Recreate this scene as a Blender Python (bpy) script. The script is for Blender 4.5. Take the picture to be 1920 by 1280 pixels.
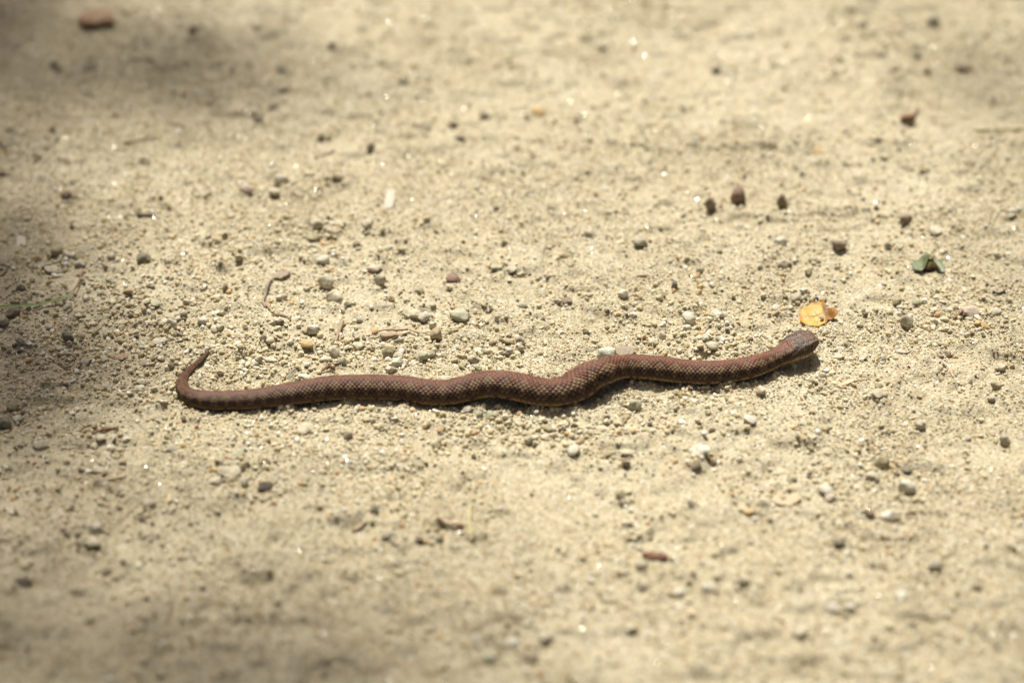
import bpy, math, random
import numpy as np
from mathutils import Vector, Matrix, Euler

R = math.radians
for o in list(bpy.data.objects):
    bpy.data.objects.remove(o, do_unlink=True)
scene = bpy.context.scene
COL = scene.collection

# ------------------------------------------------------------------ camera, sky, sun, exposure
PITCH = R(33.0); FOCAL = 85.0; DIST = 1.653
CAM = Vector((0.0, -DIST * math.cos(PITCH), DIST * math.sin(PITCH)))
cd = bpy.data.cameras.new('camera'); cam = bpy.data.objects.new('camera', cd); COL.objects.link(cam)
cd.lens = FOCAL; cd.sensor_width = 36.0; cd.clip_start = 0.02; cd.clip_end = 400.0
cam.location = CAM; cam.rotation_euler = (math.pi / 2 - PITCH, 0, 0)
cd.dof.use_dof = True; cd.dof.aperture_fstop = 2.75; cd.dof.aperture_blades = 0
scene.camera = cam

SUN_EL = R(65.0); SUN_AZ = R(-13.0)
SUN = Vector((math.cos(SUN_EL) * math.sin(SUN_AZ), math.cos(SUN_EL) * math.cos(SUN_AZ), math.sin(SUN_EL)))
world = bpy.data.worlds.new('World'); scene.world = world; world.use_nodes = True
wn = world.node_tree.nodes; wl = world.node_tree.links
sky = wn.new('ShaderNodeTexSky'); sky.sky_type = 'NISHITA'; sky.sun_disc = False
sky.dust_density = 8.0; sky.ozone_density = 0.0; sky.air_density = 0.45; sky.sun_elevation = SUN_EL; sky.sun_rotation = SUN_AZ
wn['Background'].inputs[1].default_value = 0.05
wl.new(sky.outputs[0], wn['Background'].inputs[0])
sd = bpy.data.lights.new('sun', 'SUN'); sd.energy = 5.0; sd.angle = R(0.53); sd.color = (1.0, 0.965, 0.885)
sun = bpy.data.objects.new('sun', sd); COL.objects.link(sun)
sun.rotation_euler = SUN.to_track_quat('Z', 'Y').to_euler(); sun.location = SUN * 20

vs = scene.view_settings
vs.view_transform = 'Standard'; vs.look = 'None'; vs.gamma = 1.0; vs.use_curve_mapping = False
vs.exposure = 0.40
scene.render.engine = 'CYCLES'
scene.cycles.use_denoising = True
scene.cycles.max_bounces = 6; scene.cycles.diffuse_bounces = 3; scene.cycles.glossy_bounces = 2
scene.cycles.transmission_bounces = 3
scene.cycles.sample_clamp_indirect = 4.0

# ------------------------------------------------------------------ helpers
def P(px, py, z=0.0):
    """world point on the level z seen at photograph pixel (1920 x 1280)"""
    u = (px - 960) / 1920 * 36 / FOCAL; v = (640 - py) / 1920 * 36 / FOCAL
    d = Vector((u, math.cos(PITCH) + v * math.sin(PITCH), -math.sin(PITCH) + v * math.cos(PITCH)))
    t = (z - CAM.z) / d.z
    return CAM + d * t
def mpp(px, py):
    """metres per photograph pixel at that ground point"""
    v = (640 - py) / 1920 * 36 / FOCAL
    depth = CAM.z / (math.sin(PITCH) - v * math.cos(PITCH))
    return depth * 36 / FOCAL / 1920
focus = P(1180, 640, 0.006)
cd.dof.focus_distance = (focus - CAM).dot(Vector((0, math.cos(PITCH), -math.sin(PITCH))))

rt = np.random.default_rng(5).random((1024, 1024))
def vnoise(x, y, wl_, ox=0.0, oy=0.0):
    x = np.asarray(x, float) / wl_ + 311.7 + ox; y = np.asarray(y, float) / wl_ + 517.3 + oy
    ix = np.floor(x).astype(int); iy = np.floor(y).astype(int)
    fx = x - ix; fy = y - iy
    fx = fx * fx * (3 - 2 * fx); fy = fy * fy * (3 - 2 * fy)
    a = rt[ix & 1023, iy & 1023]; b = rt[(ix + 1) & 1023, iy & 1023]
    c = rt[ix & 1023, (iy + 1) & 1023]; d = rt[(ix + 1) & 1023, (iy + 1) & 1023]
    return (a * (1 - fx) + b * fx) * (1 - fy) + (c * (1 - fx) + d * fx) * fy - 0.5
def hlow(x, y):
    return (0.006 * vnoise(x, y, .45) + 0.0035 * vnoise(x, y, .14, 9) + 0.0030 * vnoise(x, y, .05, 21))
def hgt(x, y):
    h = hlow(x, y)
    h = h + 0.0028 * vnoise(x, y, .021, 33) + 0.0022 * vnoise(x, y, .0093, 41, 5) + 0.0017 * vnoise(x, y, .0045, 57, 3)
    # small clods with sharper shoulders
    c = vnoise(x, y, .0125, 71, 11)
    h = h + 0.0034 * np.clip(c - 0.12, 0, .2) * 4
    c = vnoise(x, y, .027, 171, 211)
    h = h + 0.0040 * np.clip(c - 0.2, 0, .12) * 6
    return h

def new_obj(name, verts, faces, mat=None, parent=None, smooth=True):
    me = bpy.data.meshes.new(name)
    verts = np.asarray(verts, dtype=np.float32)
    if isinstance(faces, np.ndarray):
        n, k = faces.shape
        me.vertices.add(len(verts)); me.vertices.foreach_set('co', verts.ravel())
        me.loops.add(n * k); me.loops.foreach_set('vertex_index', faces.ravel().astype(np.int32))
        me.polygons.add(n); me.polygons.foreach_set('loop_start', np.arange(0, n * k, k, dtype=np.int32))
        me.update(calc_edges=True)
    else:
        me.from_pydata([tuple(map(float, v)) for v in verts], [], faces)
    if smooth:
        me.polygons.foreach_set('use_smooth', [True] * len(me.polygons))
    if mat: me.materials.append(mat)
    o = bpy.data.objects.new(name, me); COL.objects.link(o)
    if parent: o.parent = parent
    return o
def tag(o, label=None, cat=None, group=None, kind=None):
    if label: o['label'] = label
    if cat: o['category'] = cat
    if group: o['group'] = group
    if kind: o['kind'] = kind
    return o
def empty(name, loc, rz=0.0):
    o = bpy.data.objects.new(name, None); COL.objects.link(o)
    o.location = loc; o.rotation_euler = (0, 0, rz); o.empty_display_size = .01
    return o

# ---- materials
def mat_base(name):
    m = bpy.data.materials.new(name); m.use_nodes = True
    nt = m.node_tree; return m, nt, nt.nodes['Principled BSDF'], nt.nodes, nt.links
def ramp(nodes, stops, interp='LINEAR'):
    r = nodes.new('ShaderNodeValToRGB'); r.color_ramp.interpolation = interp
    els = r.color_ramp.elements
    while len(els) < len(stops): els.new(0.5)
    for e, (p, c) in zip(els, stops): e.position = p; e.color = (*c, 1)
    return r
def mix(nodes, links, blend, fac, a, b):
    n = nodes.new('ShaderNodeMix'); n.data_type = 'RGBA'; n.blend_type = blend
    for sock, val in ((n.inputs[0], fac), (n.inputs[6], a), (n.inputs[7], b)):
        if isinstance(val, bpy.types.NodeSocket): links.new(val, sock)
        elif isinstance(val, (int, float)): sock.default_value = val
        else: sock.default_value = (*val, 1)
    return n.outputs[2]
def noise(nodes, links, vec, scale, detail=3, rough=.55):
    n = nodes.new('ShaderNodeTexNoise'); n.inputs['Scale'].default_value = scale
    n.inputs['Detail'].default_value = detail; n.inputs['Roughness'].default_value = rough
    links.new(vec, n.inputs['Vector']); return n.outputs[0]

def sand_material():
    m, nt, b, N, L = mat_base('sand')
    pos = N.new('ShaderNodeNewGeometry').outputs['Position']
    big = noise(N, L, pos, 7, 4)
    c1 = ramp(N, [(.32, (.33, .29, .185)), (.5, (.395, .356, .245)), (.66, (.475, .438, .32))]); L.new(big, c1.inputs[0])
    mid = noise(N, L, pos, 160, 4, .65)
    c2 = ramp(N, [(.3, (.66, .61, .54)), (.48, (1, 1, 1)), (.72, (1.18, 1.16, 1.10))]); L.new(mid, c2.inputs[0])
    col = mix(N, L, 'MULTIPLY', 1.0, c1.outputs[0], c2.outputs[0])
    vo = N.new('ShaderNodeTexVoronoi'); vo.inputs['Scale'].default_value = 800; L.new(pos, vo.inputs['Vector'])
    sep = N.new('ShaderNodeSeparateColor'); L.new(vo.outputs['Color'], sep.inputs[0])
    gr = ramp(N, [(0, (.20, .15, .09)), (.07, (.46, .35, .19)), (.17, (.46, .28, .14)), (.2, (.40, .35, .23)),
                  (.5, (.50, .44, .30)), (.7, (.34, .29, .19)), (.83, (.58, .53, .40)), (.97, (.7, .67, .58))], 'CONSTANT')
    L.new(sep.outputs[0], gr.inputs[0])
    col = mix(N, L, 'MIX', .62, col, gr.outputs[0])
    L.new(col, b.inputs['Base Color'])
    b.inputs['Roughness'].default_value = .9; b.inputs['Specular IOR Level'].default_value = .25
    bp = N.new('ShaderNodeBump'); bp.inputs['Strength'].default_value = 1.0; bp.inputs['Distance'].default_value = .0005
    fine = noise(N, L, pos, 900, 3, .6)
    L.new(fine, bp.inputs['Height'])
    bp2 = N.new('ShaderNodeBump'); bp2.invert = True; bp2.inputs['Strength'].default_value = .9; bp2.inputs['Distance'].default_value = .0006
    L.new(vo.outputs['Distance'], bp2.inputs['Height']); L.new(bp.outputs[0], bp2.inputs['Normal'])
    L.new(bp2.outputs[0], b.inputs['Normal'])
    return m

GRAIN_STOPS = [(0, (.17, .13, .085)), (.04, (.50, .34, .17)), (.09, (.44, .37, .22)), (.3, (.52, .45, .29)),
               (.5, (.60, .53, .36)), (.68, (.46, .41, .28)), (.78, (.64, .59, .46)), (.9, (.64, .50, .31)), (.95, (.74, .71, .62))]
def grain_material():
    m, nt, b, N, L = mat_base('mineral_grain')
    at = N.new('ShaderNodeAttribute'); at.attribute_type = 'INSTANCER'; at.attribute_name = 'tone'
    r = ramp(N, GRAIN_STOPS, 'CONSTANT'); L.new(at.outputs['Fac'], r.inputs[0])
    pos = N.new('ShaderNodeNewGeometry').outputs['Position']
    n = noise(N, L, pos, 700, 3)
    c = ramp(N, [(.3, (.75, .75, .75)), (.7, (1.15, 1.15, 1.12))]); L.new(n, c.inputs[0])
    L.new(mix(N, L, 'MULTIPLY', 1.0, r.outputs[0], c.outputs[0]), b.inputs['Base Color'])
    b.inputs['Roughness'].default_value = .75; b.inputs['Specular IOR Level'].default_value = .35
    return m

def stone_material(name, col, speck=.3, dust=.35):
    m, nt, b, N, L = mat_base(name)
    tc = N.new('ShaderNodeTexCoord'); oi = N.new('ShaderNodeObjectInfo')
    ad = N.new('ShaderNodeVectorMath'); ad.operation = 'ADD'
    sc_ = N.new('ShaderNodeVectorMath'); sc_.operation = 'SCALE'; sc_.inputs['Scale'].default_value = 40
    cx = N.new('ShaderNodeCombineXYZ')
    for k in range(3): L.new(oi.outputs['Random'], cx.inputs[k])
    L.new(cx.outputs[0], sc_.inputs[0]); L.new(tc.outputs['Object'], ad.inputs[0]); L.new(sc_.outputs[0], ad.inputs[1])
    vec = ad.outputs[0]
    n1 = noise(N, L, vec, 1.6, 5, .6)
    lo = tuple(c * .68 for c in col); hi = tuple(min(.75, c * 1.25 + .02) for c in col)
    r1 = ramp(N, [(.3, lo), (.5, col), (.72, hi)]); L.new(n1, r1.inputs[0])
    n2 = noise(N, L, vec, 7, 3, .7)
    r2 = ramp(N, [(.36, (.40, .36, .30)), (.46, (1, 1, 1))]); L.new(n2, r2.inputs[0])
    c = mix(N, L, 'MULTIPLY', speck, r1.outputs[0], r2.outputs[0])
    n3 = noise(N, L, vec, 2.5, 4, .6)
    r3 = ramp(N, [(.45, (0, 0, 0)), (.65, (1, 1, 1))]); L.new(n3, r3.inputs[0])
    mm = N.new('ShaderNodeMath'); mm.operation = 'MULTIPLY'; mm.inputs[1].default_value = dust; L.new(r3.outputs[0], mm.inputs[0])
    c = mix(N, L, 'MIX', mm.outputs[0], c, (.46, .41, .28))
    L.new(c, b.inputs['Base Color'])
    b.inputs['Roughness'].default_value = .8; b.inputs['Specular IOR Level'].default_value = .3
    bp = N.new('ShaderNodeBump'); bp.inputs['Strength'].default_value = .8; bp.inputs['Distance'].default_value = .0009
    L.new(noise(N, L, vec, 4, 5, .75), bp.inputs['Height']); L.new(bp.outputs[0], b.inputs['Normal'])
    return m

def fibre_material(name, ca, cb, stretch=(3, 60, 60), rough=.8):
    m, nt, b, N, L = mat_base(name)
    tc = N.new('ShaderNodeTexCoord'); mp = N.new('ShaderNodeMapping')
    mp.inputs['Scale'].default_value = stretch; L.new(tc.outputs['Generated'], mp.inputs[0])
    r = ramp(N, [(.3, ca), (.7, cb)]); L.new(noise(N, L, mp.outputs[0], 1.0, 4, .6), r.inputs[0])
    L.new(r.outputs[0], b.inputs['Base Color']); b.inputs['Roughness'].default_value = rough
    bp = N.new('ShaderNodeBump'); bp.inputs['Strength'].default_value = .6; bp.inputs['Distance'].default_value = .0003
    L.new(noise(N, L, mp.outputs[0], 1.5, 3), bp.inputs['Height']); L.new(bp.outputs[0], b.inputs['Normal'])
    return m

def leaf_material(name, trans=.4, rough=.5):
    """two-sided thin leaf; colour from the mesh's own 'pattern' attribute (pigments, with some shade painted in)"""
    m, nt, b, N, L = mat_base(name)
    at = N.new('ShaderNodeAttribute'); at.attribute_name = 'pattern'
    tc = N.new('ShaderNodeTexCoord')
    n = noise(N, L, tc.outputs['Object'], 420, 4, .65)
    r = ramp(N, [(.3, (.72, .66, .6)), (.5, (1, 1, 1)), (.7, (1.1, 1.1, 1.05))]); L.new(n, r.inputs[0])
    c = mix(N, L, 'MULTIPLY', .8, at.outputs['Color'], r.outputs[0])
    L.new(c, b.inputs['Base Color']); b.inputs['Roughness'].default_value = rough
    tr = N.new('ShaderNodeBsdfTranslucent'); L.new(c, tr.inputs[0])
    mx = N.new('ShaderNodeMixShader'); mx.inputs[0].default_value = trans
    L.new(b.outputs[0], mx.inputs[1]); L.new(tr.outputs[0], mx.inputs[2])
    L.new(mx.outputs[0], N['Material Output'].inputs[0])
    return m
def set_pattern(o, cols):
    a = o.data.color_attributes.new('pattern', 'FLOAT_COLOR', 'POINT')
    c = np.ones((len(cols), 4), np.float32); c[:, :3] = cols
    a.data.foreach_set('color', c.ravel())

# ------------------------------------------------------------------ ground sheet
def axis(lo, hi, step, far):
    a = list(np.arange(lo, hi + step * .5, step))
    s = step; x = a[-1]; up = []
    while x < far: s *= 1.22; x += s; up.append(x)
    s = step; x = a[0]; dn = []
    while x > -far: s *= 1.22; x -= s; dn.append(x)
    return np.array(dn[::-1] + a + up)
gx = axis(-.50, .50, .0016, 80); gy = axis(-.42, .62, .0016, 80)
X, Y = np.meshgrid(gx, gy, indexing='ij')
Z = hgt(X, Y)
edge = np.maximum(np.abs(X), np.abs(Y))
Z = np.where(edge > 2.0, hlow(X, Y), Z)
nx, ny = X.shape
idx = np.arange(nx * ny).reshape(nx, ny)
quads = np.stack([idx[:-1, :-1], idx[1:, :-1], idx[1:, 1:], idx[:-1, 1:]], -1).reshape(-1, 4)
ground = new_obj('ground', np.stack([X, Y, Z], -1).reshape(-1, 3), quads, sand_material())
tag(ground, 'pale sandy compacted path surface the snake lies on', kind='structure')

# ------------------------------------------------------------------ shade tree beyond the frame
def tube(pts, rads, seg=8, wob=0.0, rnd=None, cap=True):
    vs_, fs = [], []
    pts = [Vector(p) for p in pts]; n = len(pts)
    ref = None
    for i, p in enumerate(pts):
        t = (pts[min(i + 1, n - 1)] - pts[max(i - 1, 0)]).normalized()
        if ref is None:
            ref = t.cross(Vector((0.13, .29, 1))).normalized()
            if ref.length < .1: ref = t.cross(Vector((1, 0, 0))).normalized()
        ref = (ref - t * ref.dot(t)).normalized(); bi = t.cross(ref)
        for k in range(seg):
            a = 2 * math.pi * k / seg
            rr = rads[i] * (1 + (rnd.uniform(-wob, wob) if rnd else 0))
            vs_.append(p + ref * math.cos(a) * rr + bi * math.sin(a) * rr)
    for i in range(n - 1):
        for k in range(seg):
            a = i * seg + k; b_ = i * seg + (k + 1) % seg
            fs.append((a, b_, b_ + seg, a + seg))
    if cap:
        fs.append(tuple(range(seg))[::-1]); fs.append(tuple(range((n - 1) * seg, n * seg)))
    return vs_, fs
class Acc:
    def __init__(s): s.v = []; s.f = []
    def add(s, vf):
        o = len(s.v); s.v += [tuple(p) for p in vf[0]]; s.f += [tuple(i + o for i in f) for f in vf[1]]

def shade_px(px, py):
    """how thick the canopy stands between the sun and the ground seen at this pixel"""
    def g(cx, cy, sx, sy, a): return a * math.exp(-((px - cx) / sx) ** 2 - ((py - cy) / sy) ** 2)
    d = (g(-70, 570, 165, 155, 6.0) + g(-70, 760, 190, 130, 2.4) + g(0, 110, 320, 90, 2.2) + g(380, 145, 300, 55, 1.4)
         + g(-120, 1000, 360, 230, 1.5) + g(250, 1300, 900, 230, .75)
         + g(2020, 40, 250, 160, .35) + g(2010, 850, 130, 450, .35) + g(-100, -60, 330, 160, 1.7) + g(-60, 350, 140, 110, .8))
    d = min(d, 4.2)
    return d
def shade_tree():
    rnd = random.Random(11)
    root = empty('broadleaf_tree', (-3.6, 8.2, 0))
    tag(root, 'tall broadleaf tree beyond the path whose crown shades its left side', 'tree')
    base = Vector((-3.6, 8.2, 0)); inv = -base
    bark = fibre_material('tree_bark', (.09, .07, .05), (.2, .16, .12), (2, 2, 20))
    tr = [base + Vector(p) for p in ((0, 0, -.2), (.02, 0, .5), (.1, -.08, 3.0), (.3, -.25, 6.0), (.6, -.6, 8.6), (.8, -.9, 11.2))]
    v, f = tube([p + inv for p in tr], [.36, .27, .22, .18, .13, .05], 12, .06, rnd)
    new_obj('trunk', v, f, bark, root)
    fork = [tr[3], tr[3].lerp(tr[4], .5), tr[4], tr[4].lerp(tr[5], .5), tr[3].lerp(tr[4], .2)]
    # leaves: clumps of foliage seen from the sun as a canopy with a gap over the lit sand
    lv = []; clumps = []
    x0, x1, y0, y1 = -2.3, 2.1, -2.0, 2.6
    tries = 0
    while len(lv) < 16000 and tries < 62000:
        tries += 1
        gx_ = x0 + (x1 - x0) * ((tries * .7548776662) % 1); gy_ = y0 + (y1 - y0) * ((tries * .5698402910) % 1)
        # project ground point to the pixel it would be seen at
        rel = Vector((gx_, gy_, 0)) - CAM
        dep = rel.y * math.cos(PITCH) - rel.z * math.sin(PITCH)
        infr = False
        if dep > .2:
            px = 960 + rel.x / dep * FOCAL / 36 * 1920
            up = rel.y * math.sin(PITCH) + rel.z * math.cos(PITCH)
            py = 640 - up / dep * FOCAL / 36 * 1920
            infr = -160 < px < 2080 and -140 < py < 1420
        if infr: dens = shade_px(px, py)
        else:
            dens = 1.0 + 1.6 * float(vnoise(gx_, gy_, .35, 3, 8))
            if px > 960 and -100 < py < 1500: dens *= .4
        if rnd.random() > dens / 4.2: continue
        e = ((gx_ + .1) / 2.2) ** 2 + ((gy_ - .3) / 2.3) ** 2
        if e > 1: continue
        t = 11.3 + rnd.gauss(0, .45) * math.sqrt(max(0, 1 - e)) + .5 * (1 - e)
        lv.append(Vector((gx_, gy_, 0)) + SUN * t)
    V, F = [], []
    for p in lv:
        L_ = rnd.uniform(.045, .075); W = L_ * rnd.uniform(.55, .7)
        q = Euler((rnd.gauss(0, .5), rnd.gauss(0, .5), rnd.uniform(0, 6.28))).to_matrix()
        pr = [(0, 0, 0), (W * .42, L_ * .3, .006), (W * .38, L_ * .65, .006), (0, L_, -.004), (-W * .38, L_ * .65, .006),
              (-W * .42, L_ * .3, .006), (0, L_ * .5, -.004)]
        o = len(V)
        for a in pr: V.append(tuple(q @ Vector(a) + p + inv))
        F += [(o, o + 1, o + 6), (o + 1, o + 2, o + 6), (o + 2, o + 3, o + 6), (o + 3, o + 4, o + 6), (o + 4, o + 5, o + 6), (o + 5, o, o + 6)]
    m, nt, b, N, L = mat_base('tree_leaf')
    b.inputs['Base Color'].default_value = (.05, .10, .025, 1); b.inputs['Roughness'].default_value = .45
    cr = new_obj('crown', V, F, m, root, smooth=False); cr['kind'] = 'stuff'
    # limbs towards the foliage: greedy clumps
    pts = np.array([tuple(p) for p in lv]); left = np.ones(len(pts), bool)
    acc = Acc(); twig = Acc()
    k = 0
    while left.any() and k < 150:
        i = rnd.choice(list(np.nonzero(left)[0])); c = pts[i]
        near = (np.linalg.norm(pts - c, axis=1) < .38); cen = Vector(pts[near].mean(0)); left &= ~near; k += 1
        clumps.append(cen)
        for j in np.nonzero(near)[0][::5]:
            q = Vector(pts[j]); md = cen.lerp(q, .5) + Vector((0, 0, -.03))
            twig.add(tube([p + inv for p in (cen, md, q)], [.004, .0028, .0015], 4))
    mains = []
    def sh(x, y, t): return Vector((x, y, 0)) + SUN * t
    hub = sh(-1.05, 1.15, 11.0)
    for line, w in (([tr[4], tr[4].lerp(hub, .4) + Vector((0, 0, .3)), tr[4].lerp(hub, .75) + Vector((0, 0, .25)), hub], .06),
                    ([hub, sh(-1.05, .6, 11.3), sh(-.95, .1, 11.2), sh(-1.05, -.5, 11.4), sh(-.85, -1.0, 11.2), sh(-.3, -1.5, 11.1)], .035),
                    ([hub, sh(-.5, 1.2, 11.4), sh(.1, 1.35, 11.3), sh(.7, 1.15, 11.5), sh(1.15, .7, 11.3), sh(1.2, .0, 11.1), sh(1.1, -.7, 11.2)], .03),
                    ([hub, sh(-.7, 1.8, 11.7), sh(-.2, 2.3, 11.9)], .025), ([tr[4], sh(-1.7, 1.0, 10.9), sh(-1.9, .2, 11.1), sh(-1.6, -.6, 11.1)], .035),
                    ([tr[5], sh(-1.0, 1.9, 12.2), sh(0, 1.9, 12.1), sh(.9, 1.8, 11.9), sh(1.6, 1.2, 11.8)], .03)):
        n_ = len(line); mains.append(line)
        acc.add(tube([p + inv for p in line], [w * (1 - .75 * i_ / (n_ - 1)) for i_ in range(n_)], 8, .05, rnd))
    allp = [p for l in mains for p in l] + fork
    for l in mains:
        for a_, b_ in zip(l[:-1], l[1:]): allp += [a_.lerp(b_, .25), a_.lerp(b_, .5), a_.lerp(b_, .75)]
    for c in clumps:
        s = min(allp, key=lambda q: (q - c).length)
        md = s.lerp(c, .5) + Vector((rnd.uniform(-.05, .05), rnd.uniform(-.05, .05), .06))
        twig.add(tube([p + inv for p in (s, md, c)], [.008, .005, .003], 5))
    new_obj('limb', acc.v, acc.f, bark, root)
    t = new_obj('twig', twig.v, twig.f, bark, root); t['kind'] = 'stuff'
shade_tree()

# ------------------------------------------------------------------ the snake
def snake():
    Q = [(396,651,1.5,1.6),(386,665,3.6,1.0),(373,679,5.4,0),(358,693,7.3,0),(346,707,9.3,0),(341,721,11,0),(346,735,13,0),(362,745,15.3,0),
         (388,750,17.3,0),(420,751,18.2,0),(468,749,18.6,0),(516,743,20,0),(563,736,21.8,0),(611,729,23,0),(659,727,23.8,0),
         (707,727,24,0),(755,729,24.3,0),(796,735,24,0),(834,737,23.8,0),(868,730.5,24.8,1.5),(904,722,25.5,3),(940,721,26,3.5),
         (975,727,26.5,2),(1005,734,26.5,.5),(1035,736.5,26.5,0),(1063,731.5,27.8,0),(1087,718.5,29.3,1),(1107,705.5,27.4,4),(1131,697,24.6,6.5),(1155,690,23,5.5),
         (1180,687.5,22.6,4),(1230,690.5,23.2,2),(1282,697,22.8,0),(1334,699,22,0),(1386,693,21,0),(1414,686.5,20,1),
         (1439,677.5,18.2,1.3),(1460,667.5,17.4,2.7),(1477,658.5,20.2,3.5),(1491,651,23.2,4.0),(1504,645.5,23.6,4.5),(1517,641.3,20.8,5.4),(1531.5,637.5,16.8,6.8)]
    pts, rad = [], []
    for px, py, hw, lift in Q:
        r = hw * mpp(px, py)
        p0 = P(px, py, r * .85)
        z = float(hlow(p0.x, p0.y)) + r * .80 + lift * .001 + .0004
        pts.append(tuple(P(px, py, z))); rad.append(r)
    A = np.array([p + (r,) for p, r in zip(pts, rad)])
    # Catmull-Rom, then even steps
    out = []
    for i in range(len(A) - 1):
        p0 = A[max(i - 1, 0)]; p1 = A[i]; p2 = A[i + 1]; p3 = A[min(i + 2, len(A) - 1)]
        for t in np.linspace(0, 1, 40, endpoint=False):
            out.append(.5 * ((2 * p1) + (-p0 + p2) * t + (2 * p0 - 5 * p1 + 4 * p2 - p3) * t * t + (-p0 + 3 * p1 - 3 * p2 + p3) * t ** 3))
    out.append(A[-1]); out = np.array(out)
    k = np.ones(11) / 11; pad = np.concatenate([np.repeat(out[:1], 5, 0), out, np.repeat(out[-1:], 5, 0)])
    sm = np.stack([np.convolve(pad[:, c], k, 'valid') for c in range(4)], 1); sm[:3] = out[:3]; sm[-12:, :] = out[-12:, :]
    w = np.clip(np.arange(len(out)) / 60, 0, 1)[:, None] * np.clip((len(out) - 1 - np.arange(len(out))) / 60, 0, 1)[:, None]
    out = out * (1 - w) + sm * w
    seg = np.linalg.norm(np.diff(out[:, :3], axis=0), axis=1); s = np.concatenate([[0], np.cumsum(seg)])
    Ltot = s[-1]; n = int(Ltot / .00042)
    ss = np.linspace(0, Ltot, n)
    C = np.stack([np.interp(ss, s, out[:, c]) for c in range(3)], 1); r = np.interp(ss, s, out[:, 3])
    T = np.gradient(C, axis=0)
    kk = np.ones(15) / 15
    T = np.stack([np.convolve(np.pad(T[:, c], 7, 'edge'), kk, 'valid') for c in range(3)], 1)
    T /= np.linalg.norm(T, axis=1)[:, None]
    up = np.array([0, 0, 1.]); U = up - T * (T @ up)[:, None]; U /= np.linalg.norm(U, axis=1)[:, None]
    Nn = np.cross(T, U)
    # head profile
    fromtip = Ltot - ss
    hd = np.clip((.034 - fromtip) / .012, 0, 1); hd = hd * hd * (3 - 2 * hd)     # 1 on the head
    ka = 1.08 + .12 * hd; kb = .96 - .16 * hd
    sn = np.clip((.012 - fromtip) / .012, 0, 1)                                   # snout
    ka = ka - .16 * sn; kb = kb + .06 * sn
    te = np.clip(1 - fromtip / .0030, 0, 1); clos = np.sqrt(np.clip(1 - te ** 2.6, 0, 1))
    a = r * ka * clos; b = r * kb * (1 - (1 - clos) * .9)
    te0 = np.clip(1 - ss / .001, 0, 1); a *= np.sqrt(1 - te0 ** 2 + 1e-6); b *= np.sqrt(1 - te0 ** 2 + 1e-6)
    M = 184
    phi = np.linspace(-np.pi, np.pi, M, endpoint=False)
    # scale lattice
    pitch = r * .335 * (1 - .48 * hd) + .0002
    S = np.concatenate([[0], np.cumsum(np.diff(ss) / (.5 * (pitch[1:] + pitch[:-1])))])
    dphi = R(9.8)
    PH, SS = np.meshgrid(phi, S, indexing='xy')
    Uc = PH / dphi
    best = np.full(PH.shape, 9.0); bi = np.zeros_like(PH); bj = np.zeros_like(PH)
    for di in (0, 1):
        i = np.floor(Uc) + di; off = .5 * (np.mod(i, 2)); j = np.round(SS - off) + off
        d = np.abs(Uc - i) + 2 * np.abs(SS - j)
        mk = d < best; best = np.where(mk, d, best); bi = np.where(mk, i, bi); bj = np.where(mk, j, bj)
    e = 1 - best; du = Uc - bi; ds = SS - bj
    ssm = lambda x, a_, b_: np.clip((x - a_) / (b_ - a_), 0, 1) ** 2 * (3 - 2 * np.clip((x - a_) / (b_ - a_), 0, 1))
    hs = ssm(e, 0, .3) * (.62 - .8 * ds) + .42 * np.exp(-(du / .13) ** 2) * np.clip(e * 2, 0, 1)
    vent = np.abs(PH) > R(129)
    fr = np.mod(SS, 1); hv = .7 * (1 - fr) * ssm(fr, 0, .15)
    hs = np.where(vent, hv, hs)
    HD = hd[:, None]; SN = sn[:, None]
    amp = (r * .075 * (1 - .20 * hd) * (1 - .4 * sn))[:, None] * np.clip(clos, .1, 1)[:, None]
    disp = hs * amp - amp * .5
    # head relief: brow ridge, mouth line, eye socket, flat crown
    ft = fromtip[:, None]; aph = np.abs(PH)
    disp += .0011 * np.exp(-((aph - R(56)) / R(12)) ** 2) * np.exp(-((ft - .0095) / .0035) ** 2)
    disp -= .0005 * np.exp(-((aph - R(80)) / R(11)) ** 2) * np.exp(-((ft - .0092) / .0024) ** 2)
    disp -= .0007 * np.exp(-(aph / R(30)) ** 2) * HD
    disp += .0006 * np.exp(-((aph - R(48)) / R(9)) ** 2) * np.clip((.013 - ft) / .006, 0, 1) * np.clip(ft / .002, 0, 1)
    disp += HD * .0004 * (vnoise(PH * .25, SS * .1, .055, 3, 4))
    mouth = np.exp(-((aph - R(112)) / R(3.2)) ** 2) * ssm(-ft, -.020, -.017)
    disp -= .0007 * mouth
    cph = np.cos(PH); sph = np.sin(PH)
    px_ = np.sign(sph) * np.abs(sph) ** (.92 - .20 * HD)
    py_ = np.where(cph > 0, np.abs(cph) ** (1 - .22 * HD), np.sign(cph) * np.abs(cph) ** .8 * .86)
    base = C[:, None, :] + Nn[:, None, :] * (a[:, None] * px_)[..., None] + U[:, None, :] * (b[:, None] * py_)[..., None]
    rec = np.clip(1 - ft / .010, 0, 1) ** 1.3 * np.clip(.25 - py_, 0, 1.2)
    base = base - T[:, None, :] * (rec * .0055)[..., None]
    nrm = Nn[:, None, :] * (px_ / ka[:, None])[..., None] + U[:, None, :] * (py_ / kb[:, None])[..., None]
    nrm /= np.linalg.norm(nrm, axis=2)[..., None] + 1e-9
    Vv = base + nrm * disp[..., None]
    # skin pigments, one value per scale
    pc = bi * dphi; pc = np.where(vent, PH, pc); sc_ = np.where(vent, np.floor(SS), bj)
    ap = np.abs(pc)
    phs = sc_ / 3.4 + .5 * (pc < 0)
    tri = np.abs(np.mod(phs, 1) - .5) * 4 - 1
    rng = np.random.default_rng(3)
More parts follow.
